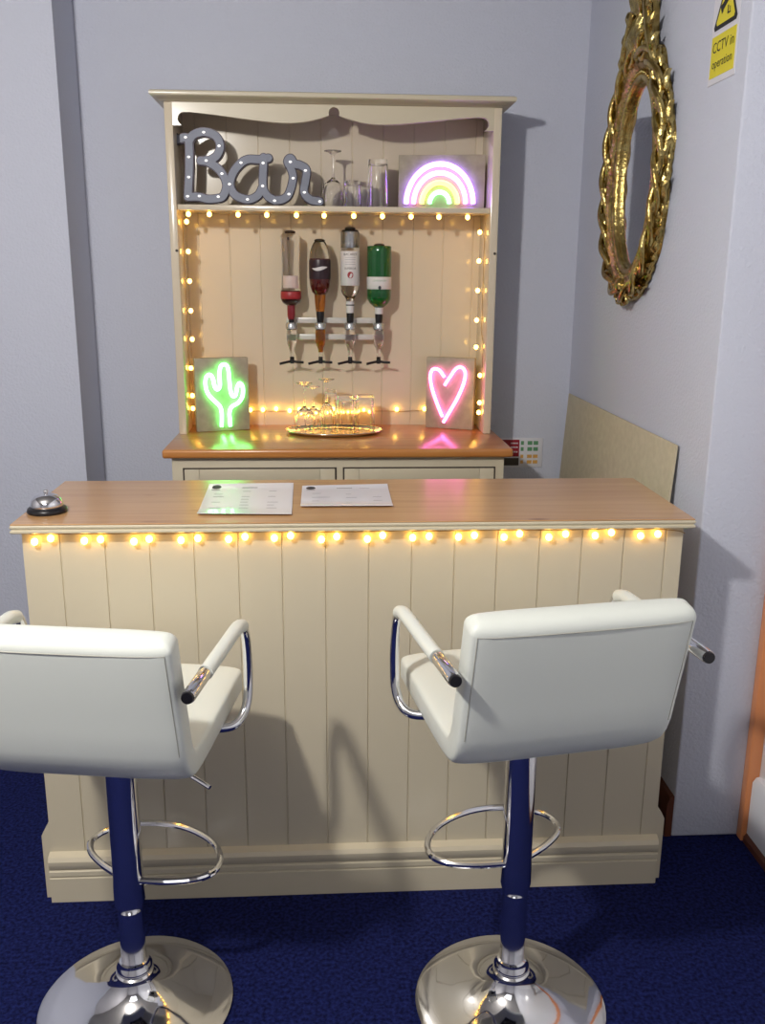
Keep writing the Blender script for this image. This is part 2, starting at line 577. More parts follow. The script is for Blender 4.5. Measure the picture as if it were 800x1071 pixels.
bl = []
XL, XRR = UX0 + .029, UX1 - .029
zl = [1.791, 1.685, 1.577, 1.468, 1.361, 1.252, 1.145, 1.095]
zr = [1.765, 1.66, 1.55, 1.438, 1.335, 1.23, 1.125, 1.085]
for z in zl:
    bl.append((XL + (.02 if z > 1.3 else .0115), 3.60 + random.uniform(-.008, .008), z))
for z in zr:
    bl.append((XRR - (.022 if z > 1.3 else .011), (3.60 if z > 1.3 else 3.55) + random.uniform(-.008, .008), z))
for x in (-.496, -.421, -.317, -.213, -.105, -.004, .105, .21, .316, .419, .526):
    bl.append((x, 3.528, 1.814))
for x in (-.46, -.41, -.36, -.308, -.258, -.204, -.15, -.11, -.075, -.04, 0, .03, .06, .09, .12, .15, .18, .286, .40, .47):
    bl.append((x, HYP - .016, 1.075 + random.uniform(-.006, .006)))
w1 = [(XL + .004, 3.6 + random.uniform(-.004, .004), 1.81 - .05 * k) for k in range(16)]
w2 = [(XRR - .003, (3.6 if k < 9 else 3.55) + random.uniform(-.004, .004), 1.80 - .05 * k) for k in range(16)]
w3 = [(-.52, 3.56, 1.823)] + [(-.496 + .102 * k, 3.53, 1.822) for k in range(11)] + [(.59, 3.56, 1.82)]
w4 = [(XL + .006, 3.65, 1.06)] + [(-.46 + .0969 * k, HYP - .006, 1.07 + random.uniform(-.006, .006)) for k in range(11)] + [(XRR - .006, 3.66, 1.06)]
fairy('string of warm fairy lights framing the open dresser under its shelf', [w1, w2, w3, w4], bl, (.03, 3.6, HZ))


# ------------------------------------------------------------------ bar stools
def pad(bm, path, half_w, th, round_start, round_end, e=.26, K=40, rr=.024):
    """padded slab swept along a centre line in the YZ plane"""
    P = [Vector((0, p[0], p[1])) for p in path]
    rings = []

    def ring(c, t, wx, hn):
        n = Vector((1, 0, 0)).cross(t).normalized()
        vs = []
        for k in range(K):
            a = 2 * PI * (k + .5) / K
            ca, sa = math.cos(a), math.sin(a)
            x = wx * math.copysign(abs(ca) ** e, ca)
            y = hn * math.copysign(abs(sa) ** e, sa)
            y *= 1 + .10 * (1 - (x / half_w) ** 2)
            vs.append(bm.verts.new(c + Vector((x, 0, 0)) + n * y))
        return vs
    n = len(P)
    T = [(P[min(i + 1, n - 1)] - P[max(i - 1, 0)]).normalized() for i in range(n)]
    if round_start:
        for a in (85, 65, 45, 25, 8):
            a = math.radians(a)
            rings.append(ring(P[0] - T[0] * rr * math.sin(a), T[0], half_w - rr * (1 - math.cos(a)), th / 2 - rr * (1 - math.cos(a))))
    for i in range(n):
        rings.append(ring(P[i], T[i], half_w, th / 2))
    if round_end:
        for a in (8, 25, 45, 65, 85):
            a = math.radians(a)
            rings.append(ring(P[-1] + T[-1] * rr * math.sin(a), T[-1], half_w - rr * (1 - math.cos(a)), th / 2 - rr * (1 - math.cos(a))))
    for a, b_ in zip(rings, rings[1:]):
        for k in range(K):
            bm.faces.new((a[k], a[(k + 1) % K], b_[(k + 1) % K], b_[k]))
    bm.faces.new(rings[0][::-1])
    bm.faces.new(rings[-1])


def make_stool(label):
    t = thing('bar_stool', label, 'bar stool', (0, 0, 0), 'white leather bar stools at the bar')
    b = BM()
    lathe(b, [(0, 0), (.208, 0), (.214, .003), (.214, .008), (.206, .013), (.17, .018), (.13, .025), (.095, .035), (.068, .048), (.05, .062), (.041, .076), (.038, .086), (0, .086)], seg=64)
    obj('base', b, CHROME, t, 50)
    b = BM(); lathe(b, [(.028, .083), (.038, .083), (.041, .087), (.041, .093), (.037, .096), (.039, .1), (.039, .107), (.034, .112), (.032, .122), (.027, .124)], seg=40); obj('collar', b, CHROME, t, 50)
    b = BM(); lathe(b, [(0, .1), (.0275, .1), (.0275, .34), (0, .34)], seg=36); obj('lower_column', b, CHROME, t)
    b = BM(); lathe(b, [(.0276, .296), (.0335, .32), (.0335, .36), (.0325, .38), (.0325, .69), (0, .69)], seg=36); obj('column', b, CHROME, t, 50)
    b = BM()
    ring = smooth_path([(-.03, .0, .372), (-.09, .02, .372), (-.14, .05, .372), (-.162, .09, .372), (-.145, .14, .372), (-.09, .185, .372), (0, .205, .372), (.09, .185, .372), (.145, .14, .372), (.162, .09, .372), (.14, .05, .372), (.09, .02, .372), (.03, 0, .372)], 6)
    tube(b, ring, .0075, 10); fr = obj('footrest', b, CHROME, t)
    b = BM(); box(b, (-.08, -.08, .69), (.08, .09, .7), .004); lathe(b, [(0, .66), (.045, .66), (.05, .69), (0, .69)], seg=24); obj('seat_plate', b, BLACK, t)
    b = BM(); tube(b, smooth_path([(.03, -.02, .69), (.1, -.045, .688), (.17, -.08, .68), (.222, -.105, .668)], 5), .0045, 8); lv = obj('height_lever', b, CHROME, t)
    seat_path = [(.225, .742), (.15, .74), (.05, .737), (-.04, .735), (-.10, .736), (-.13, .739), (-.152, .747)]
    back_path = [(-.152, .747), (-.168, .76), (-.18, .778), (-.189, .80), (-.2, .85), (-.212, .9), (-.224, .95), (-.234, .995), (-.239, 1.018)]
    b = BM(); pad(b, seat_path, .208, .064, True, False); obj('seat', b, LEATHER, t, 60)
    b = BM(); pad(b, back_path, .212, .062, False, True); br = obj('backrest', b, LEATHER, t, 60)
    # stitched seams round the rear face
    b = BM()
    o = .0325
    xq = .201

    def rear(x, i):
        y, z = back_path[i]
        k = .031 * (1 - (abs(x) / .212) ** (2 / .26)) ** .13 * (1 + .1 * (1 - (x / .208) ** 2)) + .0003
        return (x, y - k * .975, z - k * .22)
    n_ = len(back_path)
    side = [rear(-xq, i) for i in range(3, n_)]
    topl = [rear(-xq + 2 * xq * k / 16, n_ - 1) for k in range(1, 16)]
    tube(b, side + topl + [(-x, y, z) for x, y, z in side[::-1]], .0009, 6)
    obj('seam', b, SEAM, br, label='grey stitched seam')
    for s in (-1, 1):
        b = BM()
        pth = smooth_path([(.17 * s, .06, .705), (.225 * s, .085, .705), (.244 * s, .118, .735), (.247 * s, .13, .80), (.247 * s, .122, .88), (.246 * s, .10, .926), (.245 * s, .055, .939), (.243 * s, -.05, .939), (.24 * s, -.16, .939), (.238 * s, -.27, .939)], 6)
        tube(b, pth, .0105, 14)
        a = obj('armrest', b, CHROME, t, label='chrome armrest')
        b = BM()
        sl = smooth_path([(.246 * s, .095, .929), (.245 * s, .055, .939), (.243 * s, -.05, .939), (.241 * s, -.165, .939)], 6)
        tube(b, sl, .0142, 16)
        obj('arm_pad', b, LEATHER, a, 60, label='white padded sleeve')
        b = BM()
        tube(b, [(.241 * s, -.163, .939), (.2405 * s, -.17, .939), (.239 * s, -.262, .939), (.2388 * s, -.266, .939)], .0128, 16, radii=[.0112, .0128, .0128, .012])
        obj('arm_end', b, CHROME, a, label='chrome arm end')
        b = BM(); lathe(b, [(0, 0), (.011, 0), (.0115, .002), (.0105, .006), (0, .006)], seg=16)
        bmesh.ops.rotate(b, verts=b.verts, matrix=Matrix.Rotation(PI / 2, 3, 'X')); bmesh.ops.translate(b, verts=b.verts, vec=(.2385 * s, -.2655, .939))
        obj('end_cap', b, BLACK, a)
    return t, fr


st1, fr1 = make_stool('white leather bar stool on the left, partly cut off by the photo edge')
st2 = copy_tree(st1)
st2['label'] = 'white leather bar stool on the right, its whole backrest in view, beside the right wall'
st1.location = (-.438, 1.76, 0); st1.rotation_euler.z = -.15
st2.location = (.405, 1.72, 0); st2.rotation_euler.z = .165
for o in COL.objects:
    if o.parent == st2 and o.name.startswith('height_lever'):
        o.rotation_euler.z = .9
    if o.parent == st1 and o.name.split('.')[0] not in ('base', 'collar', 'lower_column'):
        o.location.z -= .042   # the left stool stands lower on its gas lift
    if o.name.startswith('footrest'):
        o.rotation_euler.z = -.28 if o.parent == st1 else .2


# ------------------------------------------------------------------ bell and menus on the bar
bell = thing('reception_bell', 'chrome dome service bell on a black base at the left end of the bar', 'bell', (-.687, 2.225, BZ))
b = BM(); lathe(b, [(0, 0), (.046, 0), (.048, .003), (.046, .010), (.040, .014), (0, .014)], (-.687, 2.225, BZ + .0005), 36); obj('base', b, BLACK, bell, 50)
b = BM(); lathe(b, [(.0375, .013), (.039, .014), (.0385, .022), (.035, .033), (.027, .041), (.015, .046), (0, .0475)], (-.687, 2.225, BZ), 36); obj('dome', b, CHROME, bell, 60)
b = BM(); lathe(b, [(0, .046), (.004, .046), (.004, .050), (.006, .051), (.006, .054), (.004, .056), (0, .0565)], (-.687, 2.225, BZ), 20); obj('button', b, CHROME, bell, 60)


def menu(label, c, rows):
    """four corners: far-left, far-right, near-right, near-left"""
    A, B_, C_, D = [Vector((p[0], p[1], BZ)) for p in c]
    ctr = (A + B_ + C_ + D) / 4
    t = thing('drinks_menu', label, 'menu', ctr, 'laminated menus on the bar')

    def at(u, v, h):
        p = (A * (1 - u) + B_ * u) * (1 - v) + (D * (1 - u) + C_ * u) * v
        curl = .004 * max(0, v - .8) / .2 + .003 * max(0, .12 - v) / .12
        return Vector((p.x, p.y, BZ + h + curl))
    b = BM()
    n = 14
    top = [[b.verts.new(at(i / 6, j / n, .0022)) for i in range(7)] for j in range(n + 1)]
    bot = [[b.verts.new(at(i / 6, j / n, .0012)) for i in range(7)] for j in range(n + 1)]
    for j in range(n):
        for i in range(6):
            b.faces.new((top[j][i], top[j][i + 1], top[j + 1][i + 1], top[j + 1][i]))
            b.faces.new((bot[j][i], bot[j + 1][i], bot[j + 1][i + 1], bot[j][i + 1]))
    for j in range(n):
        for i in (0, 6):
            b.faces.new((top[j][i], top[j + 1][i], bot[j + 1][i], bot[j][i]))
    for i in range(6):
        for j in (0, n):
            b.faces.new((top[j][i], top[j][i + 1], bot[j][i + 1], bot[j][i]))
    obj('sheet', b, PAPER, t, 60)
    for nm, mt, rs in (('printing', INK, rows), ('logo', DARK_INK, 'logo')):
        b = BM()
        if rs == 'logo':
            vs = [b.verts.new(at(.1 + .055 * math.cos(a), .105 + .06 * math.sin(a), .0027)) for a in [2 * PI * k / 20 for k in range(20)]]
            b.faces.new(vs)
            for u0_, u1_, v_ in ((.05, .15, .19), (.4, .58, .12)):
                b.faces.new([b.verts.new(at(u, v, .0027)) for u, v in ((u0_, v_), (u1_, v_), (u1_, v_ + .016), (u0_, v_ + .016))])
        else:
            for (u0_, u1_, v_) in rs:
                b.faces.new([b.verts.new(at(u, v, .0026)) for u, v in ((u0_, v_), (u1_, v_), (u1_, v_ + .014), (u0_, v_ + .014))])
        obj(nm, b, mt, t)
    return t


rows = []
for v in range(7):
    for (u0_, u1_) in ((.1, .25), (.42, .56), (.72, .84)):
        if random.random() < .8:
            rows.append((u0_, u0_ + (u1_ - u0_) * random.uniform(.6, 1), .25 + .09 * v))
menu('laminated menu sheet on the bar with green neon glare, left of the two', [(-.327, 2.509), (-.094, 2.515), (-.087, 2.166), (-.317, 2.178)], rows)
rows = [(.12, .22, .36), (.12, .32, .55), (.12, .2, .72), (.5, .56, .42), (.5, .62, .58), (.5, .56, .82), (.66, .78, .14), (.8, .9, .56), (.8, .9, .72)]
menu('laminated menu sheet on the bar with a dark oval logo, right of the two', [(-.069, 2.478), (.168, 2.496), (.166, 2.244), (-.068, 2.246)], rows)


# ------------------------------------------------------------------ neon boxes
def neon_box(name, label, cat, left_near, yaw, wd, ht, dp, tubes, group):
    """box with its front-left bottom corner at left_near, front face along (cos yaw, sin yaw)"""
    X, Y, Z = left_near
    ux = Vector((math.cos(yaw), math.sin(yaw), 0))
    nb = Vector((-math.sin(yaw), math.cos(yaw), 0))
    O = Vector((X, Y, Z))
    t = thing(name, label, cat, O + ux * wd / 2 + nb * dp / 2, group)
    b = BM(); box(b, (0, 0, 0.0005), (wd, dp, ht), .002)
    Mx = Matrix.Translation(O) @ Matrix.Rotation(yaw, 4, 'Z')
    bmesh.ops.transform(b, matrix=Mx, verts=b.verts)
    obj('box_panel', b, KRAFT, t)
    for nm, m, pts, r in tubes:
        b = BM()
        path = [O + ux * u + Vector((0, 0, v)) - nb * (r + .004) for u, v in pts]
        tube(b, smooth_path(path, 5), r, 10)
        obj(nm, b, m, t, 70)
    b = BM()
    for nm, m, pts, r in tubes:
        for u, v in (pts[0], pts[-1], pts[len(pts) // 2]):
            box(b, (u - .005, -.006, v - .004), (u + .005, .001, v + .004), .001)
    bmesh.ops.transform(b, matrix=Mx, verts=b.verts)
    obj('tube_clip', b, LABEL, t)
    return t


cz = [(395, 860), (400, 780), (400, 700), (380, 635), (300, 550), (258, 480), (245, 400), (255, 335), (290, 308), (322, 345), (338, 430), (365, 465), (392, 430), (393, 350), (395, 280), (408, 225), (440, 205), (474, 222), (488, 280), (494, 390), (502, 490), (520, 538), (552, 530), (572, 445), (600, 405), (630, 450), (625, 540), (580, 610), (505, 655), (482, 720), (485, 790), (487, 860)]
pts = [((190 + x / 10 - 204.5) / 55.5 * .208, (451 - 360 - y / 10) / 77 * .283) for x, y in cz]
neon_box('neon_cactus_light', 'green glowing cactus neon on a grey box, standing on the dresser worktop', 'neon light', (-.502, 3.555, HZ), .30, .208, .283, .03, [('neon_tube', N_GREEN, pts, .0075)], 'neon light boxes on the dresser')
h1 = [(308, 295), (285, 262), (260, 230), (215, 215), (182, 240), (172, 310), (195, 430), (240, 560), (298, 700)]
h2 = [(312, 378), (345, 320), (370, 280), (410, 215), (450, 190), (490, 205), (508, 260), (492, 360), (440, 500), (380, 620), (308, 758)]
cv = lambda q: [((435 + x / 10 - 447.5) / 45 * .19, (447.5 - 365 - y / 10) / 72.5 * .283) for x, y in q]
neon_box('neon_heart_light', 'pink glowing heart neon on a grey box, standing on the dresser worktop', 'neon light', (.398, 3.66, HZ), -.38, .195, .283, .03, [('neon_tube', N_PINK, cv(h1), .0062), ('neon_tube', N_PINK, cv(h2), .0062)], 'neon light boxes on the dresser')
arcs = []
for nm, m, r, tr in (('outer_neon_arc', R_VIOLET, .126, .0095), ('pink_neon_arc', R_PINK, .098, .009), ('yellow_neon_arc', R_YELLOW, .067, .0095), ('green_neon_arc', R_GREEN, .037, .009)):
    arcs.append((nm, m, [(.158 + r * math.cos(PI * (1 - k / 24)), .02 + r * 1.12 * math.sin(PI * (1 - k / 24))) for k in range(25)], tr))
neon_box('neon_rainbow_light', 'glowing rainbow neon on a grey box, standing on the upper dresser shelf', 'neon light', (.277, 3.655, 1.847), -.17, .325, .195, .03, arcs, 'neon light boxes on the dresser')


# ------------------------------------------------------------------ "Bar" sign
def zpt(x, y):
    px, py = 180 + x / 4.848, 125 + y / 4.848
    return (-.492 + (px - 196.9) * .00343, 1.875 + (206.5 - py) * .00328)


def stroke(bm, pts, wd, y0, y1, ramp):
    P = smooth_path([(p[0], p[1], 0) for p in pts], 6)
    n = len(P)
    f0 = len(bm.faces)
    LL, RR = [], []
    for i in range(n):
        t = (P[min(i + 1, n - 1)] - P[max(i - 1, 0)]).normalized()
        nn = Vector((-t.y, t.x, 0))
        LL.append(P[i] + nn * wd / 2); RR.append(P[i] - nn * wd / 2)
    t0 = (P[1] - P[0]).normalized(); t1 = (P[-1] - P[-2]).normalized()

    def cap(c, d, n0):
        return [c + n0 * math.cos(a) * wd / 2 + d * math.sin(a) * wd / 2 for a in [PI * k / 8 for k in range(1, 8)]]
    rows_ = [(LL[i], RR[i]) for i in range(n)]
    F = []
    Bk = []
    for i, (l, r) in enumerate(rows_):
        yy = y0 - ramp * i / n
        F.append((bm.verts.new((l.x, yy, l.y)), bm.verts.new((r.x, yy, r.y))))
        Bk.append((bm.verts.new((l.x, y1, l.y)), bm.verts.new((r.x, y1, r.y))))
    sides = []
    for i in range(n - 1):
        bm.faces.new((F[i][0], F[i][1], F[i + 1][1], F[i + 1][0]))
        bm.faces.new((Bk[i][0], Bk[i + 1][0], Bk[i + 1][1], Bk[i][1]))
        sides.append(bm.faces.new((F[i][0], F[i + 1][0], Bk[i + 1][0], Bk[i][0])))
        sides.append(bm.faces.new((F[i][1], Bk[i][1], Bk[i + 1][1], F[i + 1][1])))
    for e_, d, i in ((0, -t0, 0), (1, t1, n - 1)):
        nn = (LL[i] - RR[i]).normalized()
        cp = cap(P[i], d, nn)
        yy = y0 - ramp * i / n
        fv = [F[i][0]] + [bm.verts.new((q.x, yy, q.y)) for q in cp] + [F[i][1]]
        bv = [Bk[i][0]] + [bm.verts.new((q.x, y1, q.y)) for q in cp] + [Bk[i][1]]
        bm.faces.new(fv); bm.faces.new(bv[::-1])
        for k in range(len(fv) - 1):
            sides.append(bm.faces.new((fv[k], fv[k + 1], bv[k + 1], bv[k])))
    for f in sides:
        f.material_index = 1


SY = 3.575
sign = thing('bar_letter_sign', 'grey metal Bar lettering sign with small bulbs on the upper dresser shelf', 'sign', (-.27, SY + .02, 1.847))
letters = [
    ([[(12, 88), (14, 105), (40, 98), (70, 92), (84, 112), (84, 190), (78, 290), (68, 392)],
      [(84, 112), (110, 78), (163, 62), (222, 82), (243, 132), (222, 182), (175, 207), (140, 207)],
      [(165, 205), (222, 240), (256, 285), (268, 335), (250, 385), (222, 398), (170, 402), (125, 392), (68, 392)]],
     [(70, 92), (163, 65), (238, 132), (82, 190), (170, 207), (248, 272), (78, 292), (68, 390), (128, 388), (225, 390)]),
    ([[(488, 188), (440, 196), (385, 196), (345, 217), (305, 265), (287, 325), (310, 378), (375, 402), (428, 380), (456, 332)],
      [(462, 186), (462, 215), (456, 330), (478, 382), (515, 405)]],
     [(347, 215), (460, 215), (285, 325), (455, 332), (375, 402)]),
    ([[(515, 405), (558, 398), (590, 368), (612, 290), (602, 240), (585, 205), (602, 187), (622, 215), (650, 222), (682, 245), (677, 300), (668, 360), (700, 398), (750, 408)]],
     [(515, 407), (600, 207), (677, 250), (613, 290), (590, 372), (670, 362), (750, 408)])]
for li, (strokes, bulbs) in enumerate(letters):
    b = BM()
    for si, stt in enumerate(strokes):
        stroke(b, [zpt(*q) for q in stt], .0265, SY - .0015 * si - .001 * li, SY + .03 - .0007 * si - .0004 * li, .0009)
    lo = obj('letter', b, [SIGN_FACE, SIGN_SIDE], sign, 40)
    b = BM()
    for si, stt in enumerate(strokes):
        stroke(b, [zpt(*q) for q in stt], .033, SY + .006 - .0005 * si - .0015 * li, SY + .036 - .0007 * si - .0004 * li, .0003)
    obj('letter_tray', b, [SIGN_SIDE, SIGN_SIDE], lo, 40, label='dark metal rim of the letter')
    for q in bulbs:
        x, z = zpt(*q)
        b = BM(); ball(b, (x, SY - .006, z), .005, 1.15, 1, .8, 12, 8)
        o = obj('sign_bulb', b, SIGN_BULB, lo)


# ------------------------------------------------------------------ glassware
def glass_profile(kind):
    """closed outline (r, z) of an upside-down glass standing on its rim"""
    if kind == 'wine':
        o = [(.034, 0), (.039, .02), (.041, .04), (.039, .062), (.029, .082), (.013, .094), (.0045, .102), (.0035, .12), (.0035, .165), (.006, .178), (.02, .186), (.031, .189), (.031, .191), (.012, .1915), (0, .1915)]
        i = [(0, .092), (.010, .0905), (.0262, .079), (.0365, .061), (.0385, .04), (.0368, .02), (.032, .0)]
    elif kind == 'tall_wine':
        o = [(.024, 0), (.027, .03), (.028, .06), (.025, .09), (.014, .108), (.005, .116), (.0035, .13), (.0035, .18), (.006, .193), (.018, .2), (.03, .203), (.03, .205), (.012, .2055), (0, .2055)]
        i = [(0, .106), (.011, .104), (.0225, .088), (.0258, .06), (.0248, .03), (.022, .0)]
    elif kind == 'flute':
        o = [(.030, 0), (.031, .01), (.029, .06), (.026, .12), (.022, .15), (.0215, .156), (0, .156)]
        i = [(0, .142), (.019, .142), (.0235, .12), (.0268, .06), (.029, .01), (.0282, 0)]
    elif kind == 'tumbler':
        o = [(.03, 0), (.0305, .004), (.029, .05), (.027, .10), (.0255, .107), (0, .107)]
        i = [(0, .096), (.0225, .096), (.025, .09), (.027, .05), (.0285, .004), (.028, 0)]
    elif kind == 'short':
        o = [(.032, 0), (.0325, .004), (.031, .05), (.0295, .085), (.027, .092), (0, .092)]
        i = [(0, .078), (.025, .078), (.0275, .072), (.029, .05), (.0305, .004), (.030, 0)]
    else:  # highball
        o = [(.037, 0), (.0375, .004), (.0365, .08), (.035, .158), (.0335, .166), (0, .166)]
        i = [(0, .15), (.031, .15), (.0332, .144), (.0345, .08), (.0355, .004), (.035, 0)]
    return o + i


def glass(kind, name, label, cat, loc, group, s=1):
    b = BM()
    lathe(b, [(r * s, z * s) for r, z in glass_profile(kind)] + [(glass_profile(kind)[0][0] * s, 0)], loc, 32)
    bmesh.ops.remove_doubles(b, verts=b.verts, dist=1e-5)
    o = obj(name, b, GLASS, None, 40, origin=loc)
    return tag(o, label, cat, group)


SZ = 1.8475
G1 = 'upturned glasses on the upper shelf'
glass('wine', 'wine_glass', 'upside-down wine glass on the upper shelf beside the letter sign', 'glass', (.03, 3.60, SZ), G1, 1.04)
glass('short', 'tumbler', 'short clear tumbler on the upper shelf next to the upturned wine glass', 'glass', (.102, 3.57, SZ), G1, 1.0)
glass('short', 'tumbler', 'short clear tumbler on the upper shelf touching the tall highball glass', 'glass', (.148, 3.655, SZ), G1, 1.03)
glass('highball', 'highball_glass', 'tall clear highball glass on the upper shelf beside the rainbow light', 'glass', (.196, 3.59, SZ), G1, 1.02)

# tray
TC = (.029, 3.54)
tr = thing('serving_tray', 'oval shiny metal tray of glasses on the dresser worktop', 'tray', (TC[0], TC[1], HZ))
b = BM(); lathe(b, [(0, .0015), (.7, .0015), (.93, .002), (.97, .006), (1.0, .011), (1.0, .0125), (.965, .009), (.925, .004), (.7, .0035), (0, .0035)], (TC[0], TC[1], HZ), 64, sx=.187, sy=.125)
obj('tray_dish', b, TRAY, tr, 60)
b = BM(); tube(b, [(TC[0] + .187 * math.cos(2 * PI * k / 64), TC[1] + .125 * math.sin(2 * PI * k / 64), HZ + .012) for k in range(64)], .0028, 8, True)
obj('tray_rim', b, TRAY, tr, 60)
TZ = HZ + .0042
G2 = 'upturned glasses on the tray'
glass('wine', 'wine_glass', 'upside-down wine glass at the left front of the tray', 'glass', (-.085, 3.52, TZ), G2, 1.0)
glass('wine', 'wine_glass', 'upside-down wine glass on the tray, second from the left and set back', 'glass', (-.052, 3.605, TZ), G2, .88)
glass('tall_wine', 'wine_glass', 'tall upside-down wine glass in the middle of the tray', 'glass', (.0, 3.525, TZ), G2, 1.0)
glass('flute', 'stemless_flute', 'upturned straight flute glass behind the middle wine glass on the tray', 'glass', (.018, 3.615, TZ), G2, .98)
glass('tumbler', 'tumbler', 'straight clear tumbler on the tray, right of the middle wine glass', 'glass', (.07, 3.53, TZ), G2, 1.32)
glass('tumbler', 'tumbler', 'straight clear tumbler at the right end of the tray', 'glass', (.147, 3.545, TZ), G2, 1.32)
glass('tumbler', 'tumbler', 'straight clear tumbler at the back right of the tray', 'glass', (.09, 3.618, TZ), G2, 1.15)

# ------------------------------------------------------------------ optics and bottles
OY = 3.645
rk = thing('optic_bracket', 'pale two-rail wall bracket on the dresser back holding the upturned bottles', 'bracket', (.035, HYP, 1.37))
for z in (1.431, 1.367):
    b = BM(); box(b, (-.155, 3.678, z - .011), (.222, 3.686, z + .011), .002); obj('rail', b, ACRYLIC, rk)
for x in (-.022, .206):
    b = BM(); box(b, (x - .008, 3.684, 1.35), (x + .008, HYP, 1.448), .002); obj('rail_support', b, ACRYLIC, rk)


def optic(x, label, liquid, tilt):
    t = thing('spirit_optic', label, 'optic dispenser', (x, OY, 1.27), 'optic dispensers under the bottles')
    b = BM(); lathe(b, [(0, 1.396), (.016, 1.396), (.0225, 1.4), (.0225, 1.418), (.019, 1.424), (0, 1.424)], (x, OY, 0), 24)
    obj('collar', b, SILVER, t)
    b = BM(); box(b, (x - .009, OY + .015, 1.40), (x + .009, 3.68, 1.42), .002); obj('mount_arm', b, ACRYLIC, t)
    b = BM(); lathe(b, [(0, 1.396), (.02, 1.396), (.02, 1.36), (.0175, 1.34), (.011, 1.326), (.009, 1.31), (0, 1.31)], (x, OY, 0), 24)
    obj('measure_chamber', b, AMBER_GLASS if liquid else GLASS, t, 50)
    b = BM(); lathe(b, [(0, 1.31), (.0085, 1.31), (.0085, 1.284), (.006, 1.278), (0, 1.278)], (x, OY, 0), 16); obj('plunger_tube', b, GLASS, t, 50)
    b = BM()
    lathe(b, [(0, 1.293), (.0055, 1.293), (.009, 1.281), (.008, 1.266), (0, 1.266)], (x, OY, 0), 14)
    tube(b, [(x - .048, OY - .016, 1.266), (x - .02, OY - .008, 1.272), (x, OY, 1.275), (x + .02, OY - .006, 1.272), (x + .045, OY - .013, 1.2715)], .005, 8)
    obj('push_bar', b, BLACK, t)
    return t


BX = (-.134, -.022, .094, .206)
NAMES = ['clear bottle with the red neck', 'dark rum bottle', 'tall clear bottle with the white label', 'green bottle']
for i, x in enumerate(BX):
    optic(x, 'optic dispenser with black push bar below the ' + NAMES[i], i == 1, 0)


def lab(parent, name, m, x, prof, seg=28, a0=0, a1=2 * PI, label=None):
    b = BM(); lathe(b, prof, (x, OY, 0), seg, a0=a0, a1=a1)
    return obj(name, b, m, parent, 40, label=label)


def bottle_cap(t, x, z):
    b = BM(); lathe(b, [(0, z - .003), (.017, z - .003), (.021, z + .002), (.02, z + .006), (.012, z + .0095), (0, z + .0105)], (x, OY, 0), 24)
    tube(b, [(x, OY, z + .004), (x, OY + .03, z + .008), (x, OY + .055, z - .01), (x, HYP, z - .02)], .0025, 6)
    obj('base_clip', b, BLACK, t)


def strip_text(t, s, size, x, r, z, m, name='label_print'):
    b = BM(); text(b, s, size, (0, 0, 0), (1, 0, 0), (0, 1, 0))
    for v in b.verts:
        a = v.co.x / r
        v.co = Vector((x + r * math.sin(a), OY - r * math.cos(a), z + v.co.y))
    obj(name, b, m, t, fix=False)


GB = 'upturned spirit bottles on the wall bracket'
# 1 clear, red band, red neck
x = BX[0]
t = thing('spirit_bottle', 'upturned clear bottle with red label band and red neck, leftmost on the bracket', 'bottle', (x, OY, 1.424), GB)
lab(t, 'glass_body', GLASS, x, [(0, 1.752), (.014, 1.757), (.031, 1.754), (.0365, 1.746), (.0365, 1.735), (.0355, 1.70), (.0335, 1.64), (.0335, 1.60), (.036, 1.555), (.0385, 1.543), (.0385, 1.512), (.035, 1.500), (.024, 1.492), (.0155, 1.489), (.0125, 1.486), (0, 1.486)])
lab(t, 'faint_label', FAINT, x, [(.0342, 1.60), (.0346, 1.588), (.0366, 1.556), (.036, 1.554)], a0=-PI * .8, a1=-PI * .2)
lab(t, 'red_band', LABEL_RED, x, [(.0385, 1.541), (.0398, 1.539), (.0398, 1.515), (.0385, 1.513)], label='red label band')
lab(t, 'neck_foil', FOIL_RED, x, [(0, 1.491), (.0155, 1.491), (.0155, 1.45), (.0125, 1.436), (0, 1.436)], label='red foil neck')
lab(t, 'stopper', BLACK, x, [(0, 1.4362), (.011, 1.4362), (.010, 1.423), (0, 1.423)])
bottle_cap(t, x, 1.757)
# 2 dark rum
x = BX[1]
t = thing('spirit_bottle', 'upturned dark brown rum bottle with amber neck, second from left on the bracket', 'bottle', (x, OY, 1.424), GB)
lab(t, 'glass_base', GLASS, x, [(0, 1.722), (.012, 1.727), (.022, 1.725), (.03, 1.71), (.0365, 1.69), (.0395, 1.67), (.0395, 1.664), (0, 1.664)])
lab(t, 'dark_body', RUM_GLASS, x, [(0, 1.664), (.040, 1.664), (.041, 1.64), (.0405, 1.59), (.0375, 1.56), (.031, 1.54), (.022, 1.53), (0, 1.53)])
lab(t, 'dark_label', LABEL_DARK, x, [(.0406, 1.66), (.0416, 1.655), (.0418, 1.64), (.0413, 1.595), (.0405, 1.588)])
b = BM()
for k in range(14):
    a0_, a1_ = -.75 + 1.5 * k / 14, -.75 + 1.5 * (k + 1) / 14
    f = lambda a: 1.622 + .010 * (a / .75) ** 2 - .003 + .003 * math.sin(a * 3)
    q = []
    for a, dz in ((a0_, 0), (a1_, 0), (a1_, .014 * math.cos(a1_ * 1.9)), (a0_, .014 * math.cos(a0_ * 1.9))):
        q.append(b.verts.new((x + .0424 * math.sin(a), OY - .0424 * math.cos(a), f(a) + max(dz, .0004))))
    b.faces.new(q)
obj('label_scroll', b, LABEL, t, label='white scroll on the label')
lab(t, 'amber_neck', AMBER_GLASS, x, [(0, 1.53), (.022, 1.53), (.0205, 1.50), (.018, 1.475), (.0165, 1.466), (0, 1.466)])
